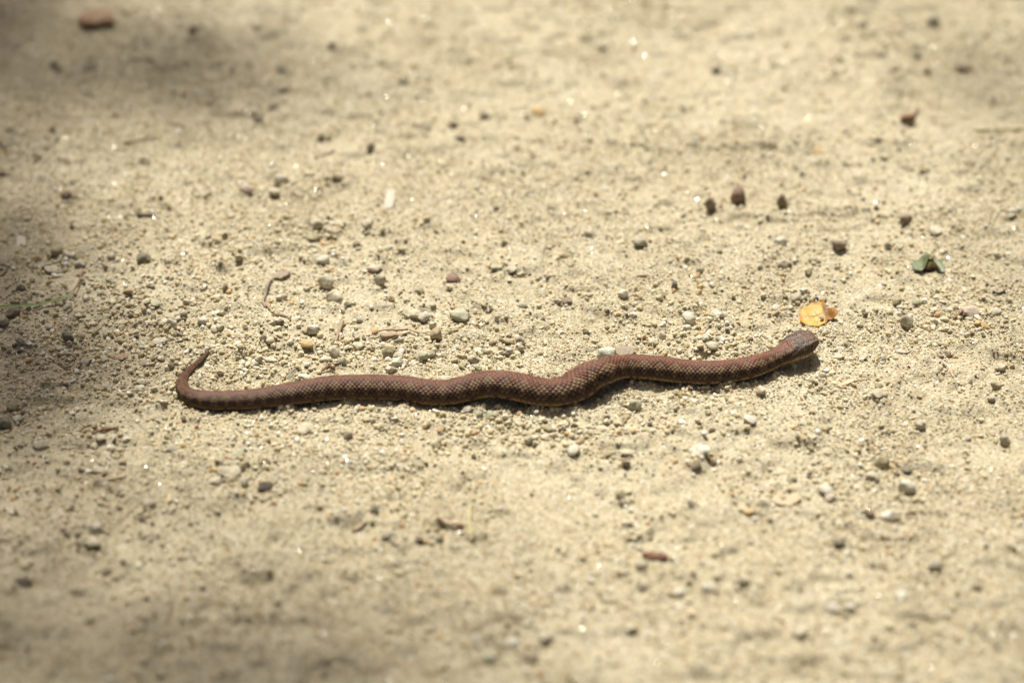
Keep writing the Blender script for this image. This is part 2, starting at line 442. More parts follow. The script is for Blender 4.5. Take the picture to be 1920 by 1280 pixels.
    tab = rng.random((64, 8192)); rv = tab[(bi.astype(int) + 32) % 64, (bj * 2).astype(int) % 8192]
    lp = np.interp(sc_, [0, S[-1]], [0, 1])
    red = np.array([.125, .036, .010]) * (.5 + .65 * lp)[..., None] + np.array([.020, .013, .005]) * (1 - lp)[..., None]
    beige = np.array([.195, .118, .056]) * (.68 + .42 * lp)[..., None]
    flank = np.array([.066, .031, .014])
    dark = np.array([.048, .021, .010])
    band = ap < R(31) + R(14) * tri + R(3) * (rv - .5)
    light = (~band) & (ap < R(56) - R(7) * tri + R(6) * (rv - .5))
    spot = (ap > R(54)) & (ap < R(86)) & (np.abs(np.mod(phs + .0, 1) - .5) > .26)
    col = np.empty(PH.shape + (3,)); col[:] = flank
    stripe = (np.mod(bi, 2) == 0)[..., None]
    col = np.where(stripe, col * 1.45, col)
    col = np.where(((ap > R(72)) & (ap < R(80)))[..., None], np.array([.135, .090, .058]), col)
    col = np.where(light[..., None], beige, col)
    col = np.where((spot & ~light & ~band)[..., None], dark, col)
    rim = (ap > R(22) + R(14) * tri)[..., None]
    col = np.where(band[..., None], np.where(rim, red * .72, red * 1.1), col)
    edgepale = (ap > R(106)) & (ap < R(121)) & (rv > .12)
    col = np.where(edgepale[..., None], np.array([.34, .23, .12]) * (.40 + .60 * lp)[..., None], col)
    col = np.where(((ap > R(91)) & (ap < R(97)))[..., None], np.array([.13, .078, .040]), col)
    vcol = np.array([.12, .10, .08]); col = np.where(vent[..., None], vcol, col)
    # head: brown grey crown, inverted V, pale chin
    hn = (vnoise(bi * .5, bj * .5, 1.1, 3, 9) + .5) * .5 + .5 * rv
    crown = np.array([.165, .098, .058]) * (.8 + .35 * np.clip((.010 - ft) / .006, 0, 1) * (aph < R(50)))[..., None] * (.25 + 1.35 * hn)[..., None]
    H = (ft < .0195 + .005 * (aph > R(26)) + .004 * (rv - .5)) * np.ones_like(PH) > .5
    vee = np.abs(aph - R(10) - (ft - .010) * R(52) / .016) < R(9)
    veed = H & vee & (ft > .013) & (ft < .030) & (hn > .34)
    ocu = H & (np.abs(aph - R(82)) < R(9)) & (ft > .005)
    col = np.where(H[..., None] & (aph < R(112))[..., None], crown, col)
    col = np.where(veed[..., None], np.array([.04, .027, .022]), col)
    vl = H & (np.abs(aph - R(26) - (ft - .010) * R(52) / .016) < R(5)) & (ft > .013)
    col = np.where(vl[..., None], np.array([.24, .18, .13]), col)
    col = np.where(ocu[..., None], np.array([.075, .04, .028]), col)
    lab = H & (aph >= R(95)) & (aph < R(110)); bars = np.mod(SS * .5, 1) < .25
    col = np.where((lab & ~bars)[..., None], np.array([.34, .22, .12]), col)
    chin = H & (aph >= R(110)); col = np.where(chin[..., None], np.array([.55, .40, .22]), col)
    col = np.where((mouth > .5)[..., None], np.array([.05, .03, .02]), col)
    # each scale: paler along the keel, darker between scales
    kl = (.78 + .38 * rv)[..., None] * (1 + .5 * np.exp(-(du / .19) ** 2) * (~vent))[..., None]
    gap = (ssm(e, .0, .22) * .42 + .58)[..., None]
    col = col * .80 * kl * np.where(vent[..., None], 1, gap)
    idx = np.arange(n * M).reshape(n, M); nxt = np.roll(idx, -1, axis=1)
    quads = np.stack([idx[:-1], nxt[:-1], nxt[1:], idx[1:]], -1).reshape(-1, 4)
    o0 = Vector(C[n // 2]) ; o0.z = 0
    root = empty('snake', o0)
    tag(root, 'reddish-brown zigzag-patterned viper stretched across the sandy path', 'snake')
    m, nt, b_, N, L = mat_base('snake_skin')
    at = N.new('ShaderNodeAttribute'); at.attribute_name = 'pattern'
    pos = N.new('ShaderNodeNewGeometry').outputs['Position']
    rr = ramp(N, [(.3, (.8, .8, .8)), (.7, (1.15, 1.15, 1.15))]); L.new(noise(N, L, pos, 500, 3), rr.inputs[0])
    L.new(mix(N, L, 'MULTIPLY', 1.0, at.outputs['Color'], rr.outputs[0]), b_.inputs['Base Color'])
    b_.inputs['Roughness'].default_value = .52; b_.inputs['Specular IOR Level'].default_value = .32
    body = new_obj('body', Vv.reshape(-1, 3) - np.array(o0), quads, m, root)
    set_pattern(body, col.reshape(-1, 3))
    # eyes
    me_, nt, be, N, L = mat_base('eye_iris'); be.inputs['Base Color'].default_value = (.07, .03, .015, 1); be.inputs['Roughness'].default_value = .08
    mp_, nt, bp_, N, L = mat_base('eye_pupil'); bp_.inputs['Base Color'].default_value = (.005, .005, .005, 1); bp_.inputs['Roughness'].default_value = .05
    for sgn in (-1, 1):
        i = int(np.argmin(np.abs(fromtip - .0100))); ph = R(70) * sgn
        cen = C[i] + Nn[i] * a[i] * math.sin(ph) ** .72 * .97 + U[i] * b[i] * math.cos(ph) ** .78 * .95
        outd = Vector(Nn[i] * sgn * .93 + U[i] * .36).normalized()
        v, f = ico(3); v = np.array(v) * .00140
        ey = new_obj('eye', v, f, me_, root); ey.location = Vector(cen) - o0
        v2 = [tuple((outd.cross(Vector(T[i])).normalized() * (math.sin(t) * .0009) + Vector(T[i]) * (math.cos(t) * .0004) + outd * .00116)) for t in np.linspace(0, 6.283, 10, endpoint=False)]
        v2.append(tuple(outd * .00160))
        pu = new_obj('pupil', v2, [(k, (k + 1) % 10, 10) for k in range(10)], mp_, ey)
    global SPINE
    SPINE = (C[::6], r[::6], Nn[::6])
    return root

def ico(sub):
    import bmesh
    bm = bmesh.new(); bmesh.ops.create_icosphere(bm, subdivisions=sub, radius=1.0)
    v = [tuple(x.co) for x in bm.verts]; f = [tuple(x.index for x in fc.verts) for fc in bm.faces]; bm.free()
    return v, f
snake()

# ------------------------------------------------------------------ stones
def rock_mesh(name, sub, seed, angular, mat=None):
    rnd = np.random.default_rng(seed)
    v, f = ico(sub); v = np.array(v)
    # cut by random planes for facets, then low noise
    for k in range(int(5 + 9 * angular)):
        nrm = rnd.normal(size=3); nrm /= np.linalg.norm(nrm); dd = rnd.uniform(.55, .88) if angular > .3 else rnd.uniform(.78, .95)
        ex = np.clip(v @ nrm - dd, 0, None); v = v - np.outer(ex * .9, nrm)
    ph = rnd.random(9) * 6
    bump = (np.sin(v[:, 0] * 2.3 + ph[0]) * np.sin(v[:, 1] * 2.9 + ph[1]) + np.sin(v[:, 2] * 3.7 + ph[2]) * np.sin(v[:, 0] * 3.1 + ph[3])
            + .5 * np.sin(v[:, 1] * 6.1 + ph[4]) * np.sin(v[:, 2] * 5.3 + ph[5]) + .35 * np.sin(v[:, 0] * 9 + ph[6]) * np.sin(v[:, 1] * 8.3 + ph[7]))
    v = v * (1 + .10 * bump[:, None])
    if sub > 2: v = v * (1 + .035 * rnd.normal(size=len(v)).clip(-1.5, 1.5)[:, None])
    v /= np.abs(v).max(0)[None, :]
    me = bpy.data.meshes.new(name); me.from_pydata([tuple(p) for p in v], [], f)
    if angular < .5 or sub > 2: me.polygons.foreach_set('use_smooth', [True] * len(me.polygons))
    if mat: me.materials.append(mat)
    return me

TONES = {'c': ('cream', (.56, .50, .36)), 'w': ('whitish', (.60, .56, .45)), 'g': ('grey', (.47, .42, .31)), 'o': ('olive', (.36, .31, .18)),
         'b': ('brown', (.235, .185, .125)), 'd': ('dark grey', (.20, .18, .125)), 't': ('tan', (.48, .37, .22)), 'r': ('reddish brown', (.24, .155, .115)),
         'y': ('ochre', (.50, .35, .15)), 'p': ('pinkish cream', (.54, .44, .35)), 'n': ('greenish grey', (.43, .42, .29))}
SM = {k: stone_material('stone_' + n.replace(' ', '_'), c, .5 if k in 'gowcn' else .3, .2 if k in 'bdr' else .45) for k, (n, c) in TONES.items()}
ROCKS = {}
for k in TONES:
    ROCKS[k] = [rock_mesh('pebble', 3, 100 + 7 * i + ord(k), a, SM[k]) for i, a in enumerate((.35, .6, .95, .5, .8))]

# x, y, width, height in photograph pixels and tone
PEB = """108 470 28 22 o;74 497 24 15 g;99 503 30 16 c;150 495 20 13 g;270 486 24 21 d;125 483 16 13 c;10 488 20 12 g;66 486 14 9 y;242 552 22 14 t;207 526 18 12 g
259 542 14 11 w;264 562 14 10 t;227 564 13 10 c;293 568 22 12 n;208 567 14 10 c;129 575 20 18 g;26 592 28 22 b;8 607 22 18 g;41 550 15 13 d;127 638 22 22 d
130 648 11 11 c;38 647 18 14 g;150 627 16 13 o;296 640 24 15 c;159 679 20 16 g;75 674 15 12 g;272 682 16 10 g;322 609 17 14 w;381 599 20 14 w;413 611 17 13 c
410 454 18 13 t;423 449 12 14 o;421 541 14 16 o;398 540 14 8 b;363 557 14 8 b;350 566 14 12 c;344 587 14 12 c;171 443 13 8 t;215 440 11 10 o;210 485 16 12 w
313 491 13 13 c;448 488 14 13 t;540 411 18 13 o;595 422 22 21 g;587 443 24 18 o;612 431 13 10 c;687 426 22 19 g;668 457 15 12 b;606 485 23 15 w;618 496 11 8 w
752 472 17 13 o;718 470 22 13 n;801 418 14 10 o;612 530 28 27 c;627 559 32 25 c;652 571 16 11 c;527 555 22 16 c;576 538 13 10 c;702 508 26 13 p;713 528 23 22 g
788 544 17 15 o;850 523 26 20 r;733 558 14 13 t;778 588 22 17 c;796 592 25 19 w;812 606 15 14 c;861 593 34 22 n;893 605 12 9 t;907 601 7 6 b;672 598 15 11 g
567 602 14 11 g;588 619 25 19 w;527 613 14 13 b;515 614 12 11 c;575 649 24 15 y;626 657 23 19 g;494 640 14 12 b;508 643 17 14 c;517 640 10 11 t;642 676 20 15 n
616 676 15 13 c;673 644 24 15 c;730 658 25 22 o;732 690 20 14 c;746 664 20 14 g;745 679 22 18 w;759 676 14 14 c;792 663 25 17 n;808 658 20 18 c;818 632 22 23 t
769 633 18 14 c;748 638 18 13 g;674 658 9 8 y;690 669 7 6 y;888 668 22 17 g;895 652 18 12 w;909 651 12 10 c;454 678 17 12 w;478 678 12 10 w;505 674 14 11 w
459 690 11 8 w;486 672 18 15 c;570 703 24 12 w;834 706 24 13 c;932 507 22 12 n;958 506 24 12 g;978 510 14 11 c;1027 518 10 7 d;980 569 18 13 g;1011 569 10 11 c
1064 560 20 13 b;1047 565 14 11 p;1168 548 19 15 w;1108 436 24 16 g;1056 477 18 14 t;1201 455 27 22 g;1264 538 13 14 d;1291 592 25 20 w;1339 594 24 16 c;1289 611 16 15 w
1356 603 15 12 c;1224 637 19 15 c;1243 628 15 16 c;1336 655 22 15 c;1326 634 20 12 c;1350 637 15 11 w;1310 643 20 10 c;1323 648 14 10 g;955 635 22 13 o;975 636 17 14 g
976 648 13 11 g;955 653 13 13 w;940 648 12 10 c;895 684 15 10 n;1100 620 12 12 d;1098 630 13 10 c;1313 504 14 13 n;1026 611 12 9 o;1698 415 22 24 b;1752 429 29 18 c
1462 454 22 17 w;1572 459 25 20 b;1664 460 13 14 g;1472 493 24 18 g;1525 486 18 17 c;1516 511 14 12 o;1570 504 13 11 c;1582 509 14 11 n;1870 481 16 13 g;1898 395 18 14 w
1681 566 18 15 o;1688 575 13 9 w;1719 567 15 11 n;1622 592 11 10 b;1700 606 25 25 c;1741 609 11 8 t;1755 603 8 12 w;1818 588 36 24 p;1863 593 26 16 g;1832 615 13 11 y
1846 618 18 13 y;1555 645 11 10 c;1616 667 19 14 c;1573 670 18 11 c;1652 675 16 18 w;1740 645 15 9 o;1758 646 13 9 c;1769 645 11 10 y;1777 660 12 13 c;1876 690 21 16 c
1495 563 23 19 g;1506 554 14 12 w;1506 564 12 10 w;1455 577 16 12 w;1475 577 13 11 c;24 765 24 18 o;8 792 30 22 d;33 783 18 13 w;75 829 26 16 g;182 880 26 16 c
232 873 16 11 t;431 884 40 24 c;405 903 26 15 c;459 908 15 17 w;280 946 27 19 g;266 972 14 12 d;179 993 22 18 w;175 1022 32 20 c;445 845 26 16 n;570 804 28 16 c
200 727 20 15 g;265 721 19 13 c;262 732 18 9 w;290 733 15 10 c;188 825 22 12 c;200 1068 18 12 b;320 842 20 12 g;653 816 18 18 g;702 957 18 18 d;726 1010 24 14 g
786 1011 19 11 b;825 1009 15 13 d;991 820 17 18 g;819 831 19 13 o;1026 795 22 12 o;1130 798 22 11 c;879 762 22 13 g;900 773 15 12 n;919 774 19 13 n;1075 845 26 18 w
1147 847 24 11 o;1175 849 24 10 c;1174 866 16 13 b;1163 925 21 16 o;1178 983 25 18 c;1218 1000 14 13 b;1200 1063 28 22 g;1189 755 22 22 n;1427 738 19 17 c;1540 706 16 13 g
1648 748 29 15 g;1647 727 15 10 o;1405 796 25 15 w;1503 804 18 13 g;1546 806 18 15 o;1312 853 36 25 w;1336 862 15 15 t;1305 882 19 11 b;1519 842 14 13 o;1654 865 28 26 o
1700 877 24 12 d;1725 797 20 19 g;1812 814 20 14 g;1884 822 20 18 g;1867 727 17 17 o;1860 748 17 11 g;1549 915 26 18 w;1556 932 20 15 p;1635 893 24 17 c;1701 911 30 26 w
1632 962 18 14 r;1664 967 30 23 w;1430 947 20 13 d;1404 965 22 14 y;1294 957 16 14 g;1572 1014 24 16 d;1755 1060 26 24 g;1500 1185 32 22 c;1562 1137 26 18 w;1592 1138 20 14 w
1395 1095 24 18 c;1328 1105 24 14 w;1274 1106 24 14 w;1022 1190 28 16 g;960 1200 26 15 w;995 1228 32 15 b;918 1226 34 15 n;1832 1100 22 14 b;1690 1125 24 15 w;485 220 18 15 d
340 235 15 10 o;601 256 14 12 o;100 118 18 13 d;110 126 16 10 d;170 122 24 13 d;622 90 17 13 d;487 55 22 13 o;362 62 17 18 b;527 131 18 13 d;527 162 20 12 g
512 196 22 11 d;400 192 26 12 b;125 366 24 19 r;140 366 14 9 o;152 383 12 8 o;528 339 24 22 w;515 361 20 16 c;580 323 22 14 c;632 339 20 13 b;612 338 14 13 c
463 361 24 20 p;433 400 16 10 c;245 400 18 11 c;3 323 14 12 d;66 288 10 8 b;909 213 22 13 d;851 233 17 13 b;862 256 26 11 b;800 241 20 12 d;695 283 15 13 b
755 157 22 11 d;1010 199 26 14 y;1042 345 12 9 o;930 391 12 9 d;1098 68 26 13 o;1130 85 20 13 b;1343 131 20 17 b;1618 47 20 13 d;1750 43 22 15 d;1655 100 22 11 d
1720 100 20 11 d;1810 124 30 16 b;1738 135 16 12 d;1680 128 18 10 b;1688 146 24 10 o;1535 273 22 11 y;1492 267 14 9 d;1648 265 15 11 b;1586 302 11 8 d;1504 325 12 9 d
1331 387 22 22 b;1385 372 28 33 r;1465 383 20 26 b;1623 388 12 9 d;1770 395 15 9 o;1895 403 18 10 n;1658 374 12 7 o;1380 312 14 9 g;1138 661 36 22 w"""
pebs = []
for t in PEB.replace('\n', ';').split(';'):
    a = t.split(); pebs.append((float(a[0]), float(a[1]), float(a[2]), float(a[3]), a[4]))
MARKS = [("the yellow leaf", 1535, 592), ("the folded green leaf", 1740, 497), ("the snake's snout", 1545, 648), ("the snake's neck", 1420, 690),
         ("the snake's front half", 1270, 697), ("the bend in the snake's middle", 1060, 722), ("the snake's middle", 900, 725), ("the snake's rear half", 700, 727),
         ("the curve of the snake's tail", 360, 740), ("the tip of the snake's tail", 392, 657), ("the grass blade", 80, 560), ("the brown wood chunk", 182, 42),
         ("the pale upright chip", 730, 375), ("the chip by the left edge", 39, 445), ("the dark twig piece", 275, 408), ("the black bark bit", 335, 628),
         ("the curled bark strip", 505, 555), ("the bundle of dry needles", 760, 627), ("the three brown stones", 1390, 380), ("the pale wood splinter", 1590, 720),
         ("the thin straw", 1217, 513), ("the rusty brown fragment", 1228, 1047), ("the dark brown crumb", 498, 915),
         ("the top left corner", 40, 20), ("the top edge's middle", 960, 60), ("the top right corner", 1880, 40), ("the bottom edge's middle", 960, 1240),
         ("the bottom right corner", 1880, 1240), ("the bottom left corner", 60, 1240), ("the right edge's middle", 1900, 640), ("the orange flake", 1475, 935),
         ("the pinkish twig stub", 1700, 222), ("the pale arched strip", 848, 985)]
SPECIAL = {(1385, 372): 'tallest reddish brown stone, middle one of the three standing behind the snake', (1331, 387): 'brown stone, leftmost of the three dark stones behind the snake',
           (1465, 383): 'narrow brown stone, rightmost of the three dark stones behind the snake', (1138, 661): 'white stone touching the far side of the snake behind its middle bend',
           (850, 523): 'round reddish brown pebble alone on the sand above the snake', (612, 530): 'big cream pebble with a shaded left side beyond the rear half',
           (270, 486): 'dark grey pebble standing upright near the left edge', (861, 593): 'wide greenish grey pebble just behind the snake', (431, 884): 'widest cream lump on the sand in front of the tail',
           (1654, 865): 'big olive brown pebble standing among pale ones at lower right', (1818, 588): 'widest pinkish cream stone near the right edge',
           (575, 649): 'ochre yellow pebble just beyond the rear half of the snake', (1700, 606): 'large cream pebble on its own right of the yellow leaf',
           (588, 619): 'whitish pebble with a dark shadow below, beyond the tail half'}
def relation(x, y):
    best = min(MARKS, key=lambda m: (m[1] - x) ** 2 + ((m[2] - y) * 1.4) ** 2)
    dx, dy = x - best[1], (y - best[2]) * 1.4
    if abs(dx) > abs(dy): d = 'right of' if dx > 0 else 'left of'
    else: d = 'in front of' if dy > 0 else 'behind'
    return best[0], d, math.hypot(dx, dy)
def sizeword(w): return 'tiny' if w < 13 else 'small' if w < 20 else 'medium' if w < 27 else 'large'
lab = {}
for i, (x, y, w, h, k) in enumerate(pebs):
    m, d, dist = relation(x, y); lab.setdefault((m, d, k, sizeword(w)), []).append((dist, i))
ORD = ['nearest', 'second nearest', 'third nearest', 'fourth nearest', 'fifth nearest', 'sixth nearest', 'seventh nearest']
names = {}
for (m, d, k, s), lst in lab.items():
    lst.sort()
    for q, (dist, i) in enumerate(lst):
        if len(lst) == 1: names[i] = f"{s} {TONES[k][0]} pebble on the sand {d} {m}"
        else: names[i] = f"{ORD[q]} {s} {TONES[k][0]} pebble {d} {m}"
prnd = random.Random(4)
peb_xy = []
for i, (x, y, w, h, k) in enumerate(pebs):
    me = prnd.choice(ROCKS[k])
    s = mpp(x, y); a = w * s / 2; hh = h * s / 2
    # apparent height = sqrt((depth*sin)^2+(height*cos)^2)
    flat = prnd.uniform(.75, .95)
    b = min(a * prnd.uniform(.75, 1.0), hh / .6); c2 = max((hh ** 2 - (b * .545) ** 2), (hh * .6) ** 2); c = math.sqrt(c2) / .839
    g = P(x, y + h * .18, 0)
    o = bpy.data.objects.new('pebble', me); COL.objects.link(o)
    z = float(hgt(g.x, g.y))
    o.location = (g.x, g.y, z + c * .74)
    o.scale = (a * 1.14, b * 1.14, c * 1.14)
    o.rotation_euler = (prnd.uniform(-.28, .28), prnd.uniform(-.30, .30), prnd.uniform(-.5, .5) + prnd.choice((0, math.pi)))
    if (int(x), int(y)) in SPECIAL:
        o.rotation_euler = (0, .08, prnd.uniform(-.2, .2)); o.data = ROCKS[k][1]
        if h >= w: o.scale.z *= 1.1; o.location.z += c * .1
    tag(o, SPECIAL.get((int(x), int(y)), names[i]), 'stone' if 'stone' in SPECIAL.get((int(x), int(y)), '') else 'pebble', 'loose pebbles scattered over the sandy path')
    peb_xy.append((g.x, g.y, a))
peb_xy = np.array(peb_xy)

# ------------------------------------------------------------------ gravel, sand grains (geometry nodes)
def scatter_object(name, pts, scl, rot, tone, protos, label, kind='stuff'):
    n = len(pts)
    me = bpy.data.meshes.new(name); me.vertices.add(n); me.vertices.foreach_set('co', pts.astype(np.float32).ravel())
    for nm, ty, arr in (('scl', 'FLOAT_VECTOR', scl), ('rot', 'FLOAT_VECTOR', rot)):
        at = me.attributes.new(nm, ty, 'POINT'); at.data.foreach_set('vector', arr.astype(np.float32).ravel())
    at = me.attributes.new('tone', 'FLOAT', 'POINT'); at.data.foreach_set('value', tone.astype(np.float32))
    o = bpy.data.objects.new(name, me); COL.objects.link(o)
    pc = bpy.data.collections.new(name + '_shapes')
    for p in protos:
        po = bpy.data.objects.new(name + '_shape', p); pc.objects.link(po)
    ng = bpy.data.node_groups.new(name + '_nodes', 'GeometryNodeTree')
    ng.interface.new_socket('Geometry', in_out='INPUT', socket_type='NodeSocketGeometry')
    ng.interface.new_socket('Geometry', in_out='OUTPUT', socket_type='NodeSocketGeometry')
    N, L = ng.nodes, ng.links
    gi = N.new('NodeGroupInput'); go = N.new('NodeGroupOutput')
    ci = N.new('GeometryNodeCollectionInfo'); ci.inputs['Collection'].default_value = pc
    ci.inputs['Separate Children'].default_value = True; ci.inputs['Reset Children'].default_value = True
    ip = N.new('GeometryNodeInstanceOnPoints')
    def named(nm, t):
        a = N.new('GeometryNodeInputNamedAttribute'); a.data_type = t; a.inputs['Name'].default_value = nm; return a.outputs[0]
    L.new(gi.outputs[0], ip.inputs['Points']); L.new(ci.outputs[0], ip.inputs['Instance'])
    ip.inputs['Pick Instance'].default_value = True
    L.new(named('scl', 'FLOAT_VECTOR'), ip.inputs['Scale'])
    er = N.new('FunctionNodeEulerToRotation'); L.new(named('rot', 'FLOAT_VECTOR'), er.inputs[0]); L.new(er.outputs[0], ip.inputs['Rotation'])
    ri = N.new('FunctionNodeRandomValue'); ri.data_type = 'INT'
    ri.inputs[4].default_value = 0; ri.inputs[5].default_value = len(protos) - 1
    L.new(ri.outputs[2], ip.inputs['Instance Index'])
    L.new(ip.outputs[0], go.inputs[0])
    md = o.modifiers.new('scatter', 'NODES'); md.node_group = ng
    tag(o, label, kind=kind)
    return o
GM = grain_material()
grain_protos = [rock_mesh('grain', 1, 300 + i, .6, GM) for i in range(6)]
grit_protos = [rock_mesh('grit', 2, 400 + i, a, GM) for i, a in enumerate((.2, .6, .9, .4, .8, .7))]
rg = np.random.default_rng(8)
def px_of(x, y):
    dep = (y - CAM.y) * math.cos(PITCH) + CAM.z * math.sin(PITCH)
    upv = (y - CAM.y) * math.sin(PITCH) - CAM.z * math.cos(PITCH)
    return 960 + x / dep * FOCAL / 36 * 1920, 640 - upv / dep * FOCAL / 36 * 1920
def place(n, lo, hi, dens, size, flat=(.55, 1.0), lift=.25, gate=None):
    x = rg.uniform(-.72, .72, n); y = rg.uniform(-.5, .85, n)
    p = dens(x, y); keep = rg.random(n) < p
    x, y = x[keep], y[keep]; n = len(x)
    s = size(n, x, y)
    sc_ = np.stack([s * rg.uniform(.8, 1.25, n), s * rg.uniform(.75, 1.1, n), s * rg.uniform(*flat, n)], 1)
    rot = np.stack([rg.normal(0, .5, n), rg.normal(0, .5, n), rg.uniform(0, 6.28, n)], 1)
    z = hgt(x, y) + s * lift
    return np.stack([x, y, z], 1), sc_, rot
def grit_density(x, y):
    px, py = px_of(x, y)
    band = (.22 + .85 * np.exp(-((py - 690) / 120.) ** 2) + .45 * np.exp(-((px - 150) / 330.) ** 2 - ((py - 600) / 170.) ** 2)
            + .35 * np.exp(-((px - 1750) / 260.) ** 2 - ((py - 700) / 200.) ** 2) + .34 * np.clip((py - 740) / 120, 0, 1) + .12 * (py < 330))
    cl = np.clip(.42 + 2.4 * vnoise(x, y, .07, 5, 77) + 2.2 * vnoise(x, y, .022, 15, 7), .03, 1.4)
    return np.clip(band * cl * (py > -80), 0, 1)
g = place(130000, 0, 0, grit_density, lambda n, x, y: .5 * (.0013 + .0032 * rg.random(n) ** 2.9), lift=.42)
# extra granules gathered round pebbles and pushed up along the body
ex = []; nb = len(peb_xy)
for q in range(nb):
    m_ = 7 if peb_xy[q, 1] < .25 else 3
    a_ = rg.uniform(0, 6.28, m_); d_ = peb_xy[q, 2] * 1.0 + np.abs(rg.normal(0, .006, m_))
    ex.append(np.stack([peb_xy[q, 0] + np.cos(a_) * d_, peb_xy[q, 1] + np.sin(a_) * d_, .5 * (.0014 + .0026 * rg.random(m_) ** 1.6)], 1))
sc0, sr, sn_ = SPINE
for side, off in ((1, .25), (-1, .25)):
    for rep_ in range(5):
        d_ = sr * .9 + np.abs(rg.normal(0, .004 if side > 0 else .006, len(sr)))
        pp = sc0 + sn_ * side * d_[:, None]; kp = rg.random(len(sr)) < (.35 + 1.2 * vnoise(pp[:, 0], pp[:, 1], .03, 3, 3))
        ex.append(np.stack([pp[kp, 0], pp[kp, 1], .5 * (.0012 + .0026 * rg.random(kp.sum()) ** 2)], 1))
cl_px = [(770, 665, 50, 16), (905, 655, 30, 14), (620, 650, 60, 22), (1340, 640, 45, 16), (1190, 752, 16, 10), (1285, 748, 35, 8), (690, 765, 50, 8), (500, 680, 60, 14),
         (965, 640, 20, 12), (1800, 600, 60, 16), (240, 640, 120, 50), (1040, 800, 200, 16), (430, 890, 35, 12), (90, 495, 50, 12), (600, 435, 40, 20), (1500, 570, 30, 12)]
for cx_, cy_, sx_, sy_ in cl_px:
    m_ = int(sx_ * sy_ / 9)
    qq = [P(cx_ + rg.normal() * sx_, cy_ + rg.normal() * sy_) for _ in range(m_)]
    ex.append(np.stack([[q.x for q in qq], [q.y for q in qq], .5 * (.0016 + .0034 * rg.random(m_) ** 2)], 1))
ex = np.concatenate(ex); ne = len(ex)
ep = np.stack([ex[:, 0], ex[:, 1], hgt(ex[:, 0], ex[:, 1]) + ex[:, 2] * .5], 1)
es = np.stack([ex[:, 2] * rg.uniform(.85, 1.3, ne), ex[:, 2] * rg.uniform(.8, 1.1, ne), ex[:, 2] * rg.uniform(.6, 1, ne)], 1)
er_ = np.stack([rg.normal(0, .5, ne), rg.normal(0, .5, ne), rg.uniform(0, 6.28, ne)], 1)
g = tuple(np.concatenate([a_, b_]) for a_, b_ in zip(g, (ep, es, er_)))
def off_leaves(g):
    px, py = px_of(g[0][:, 0], g[0][:, 1])
    k_ = ~((((px - 1538) / 42) ** 2 + ((py - 600) / 25) ** 2 < 1) | (((px - 1740) / 36) ** 2 + ((py - 504) / 24) ** 2 < 1) | (((px - 182) / 36) ** 2 + ((py - 48) / 20) ** 2 < 1))
    return tuple(a_[k_] for a_ in g)
g = off_leaves(g)
scatter_object('gravel', *g, rg.random(len(g[0])), grit_protos, 'small loose granules of grit lying over the sand')
g = place(620000, 0, 0, lambda x, y: np.clip(.52 + 1.2 * vnoise(x, y, .03, 35, 7) + 1.1 * vnoise(x, y, .11, 61, 9) - .25 * (px_of(x, y)[1] < 250), .12, 1),
          lambda n, x, y: .5 * (.0007 + .0015 * rg.random(n) ** 1.8), lift=.32)
scatter_object('sand_grains', *g, rg.random(len(g[0])), grain_protos, 'coarse pale sand grains covering the path')

# mica: tiny flat flakes lying loosely on the grains
def mica():
    n = 30000
    x = rg.uniform(-.6, .6, n); y = rg.uniform(-.42, .75, n); z = hgt(x, y) + .0009
    s = .5 * (.0002 + .0005 * rg.random(n) ** 2.5)
    V = []; F = []
    tx = rg.normal(0, .30, n); ty = rg.normal(0, .30, n); tz = rg.uniform(0, 6.28, n)
    for i in range(n):
        M = Euler((tx[i], ty[i], 0)).to_matrix() @ Matrix.Rotation(tz[i], 3, 'Z')
        o = len(V); c = Vector((x[i], y[i], z[i]))
        for a in range(5):
            t = a * 1.2566; V.append(tuple(M @ Vector((math.cos(t) * s[i], math.sin(t) * s[i], 0)) + c))
        F.append(tuple(range(o, o + 5)))
    m, nt, b, N, L = mat_base('mica'); b.inputs['Base Color'].default_value = (.72, .70, .64, 1)
    b.inputs['Metallic'].default_value = 1.0; b.inputs['Roughness'].default_value = .27
    tag(new_obj('mica_flakes', V, F, m, smooth=False), 'glinting mica flakes strewn in the sand', kind='stuff')
mica()

# ------------------------------------------------------------------ leaves
LEAFM = leaf_material('dry_leaf', .5, .5)
def disc_leaf(name, outline, rings, zf, colf, loc, rz, tilt, parent, thick=.00025, nseg=72):
    V, C_ = [(0, 0)], []
    for k in range(1, rings + 1):
        for j in range(nseg):
            t = 2 * math.pi * j / nseg; rr = outline(t) * k / rings; V.append((math.cos(t) * rr, math.sin(t) * rr))
    F = [(0, 1 + j, 1 + (j + 1) % nseg) for j in range(nseg)]
    for k in range(rings - 1):
        for j in range(nseg):
            a = 1 + k * nseg + j; b = 1 + k * nseg + (j + 1) % nseg; F.append((a, a + nseg, b + nseg, b))
    V3 = [zf(x, y) for x, y in V]
    o = new_obj(name, V3, F, LEAFM, parent)
    set_pattern(o, np.array([colf(x, y) for x, y in V], np.float32))
    sm_ = o.modifiers.new('thickness', 'SOLIDIFY'); sm_.thickness = thick
    return o

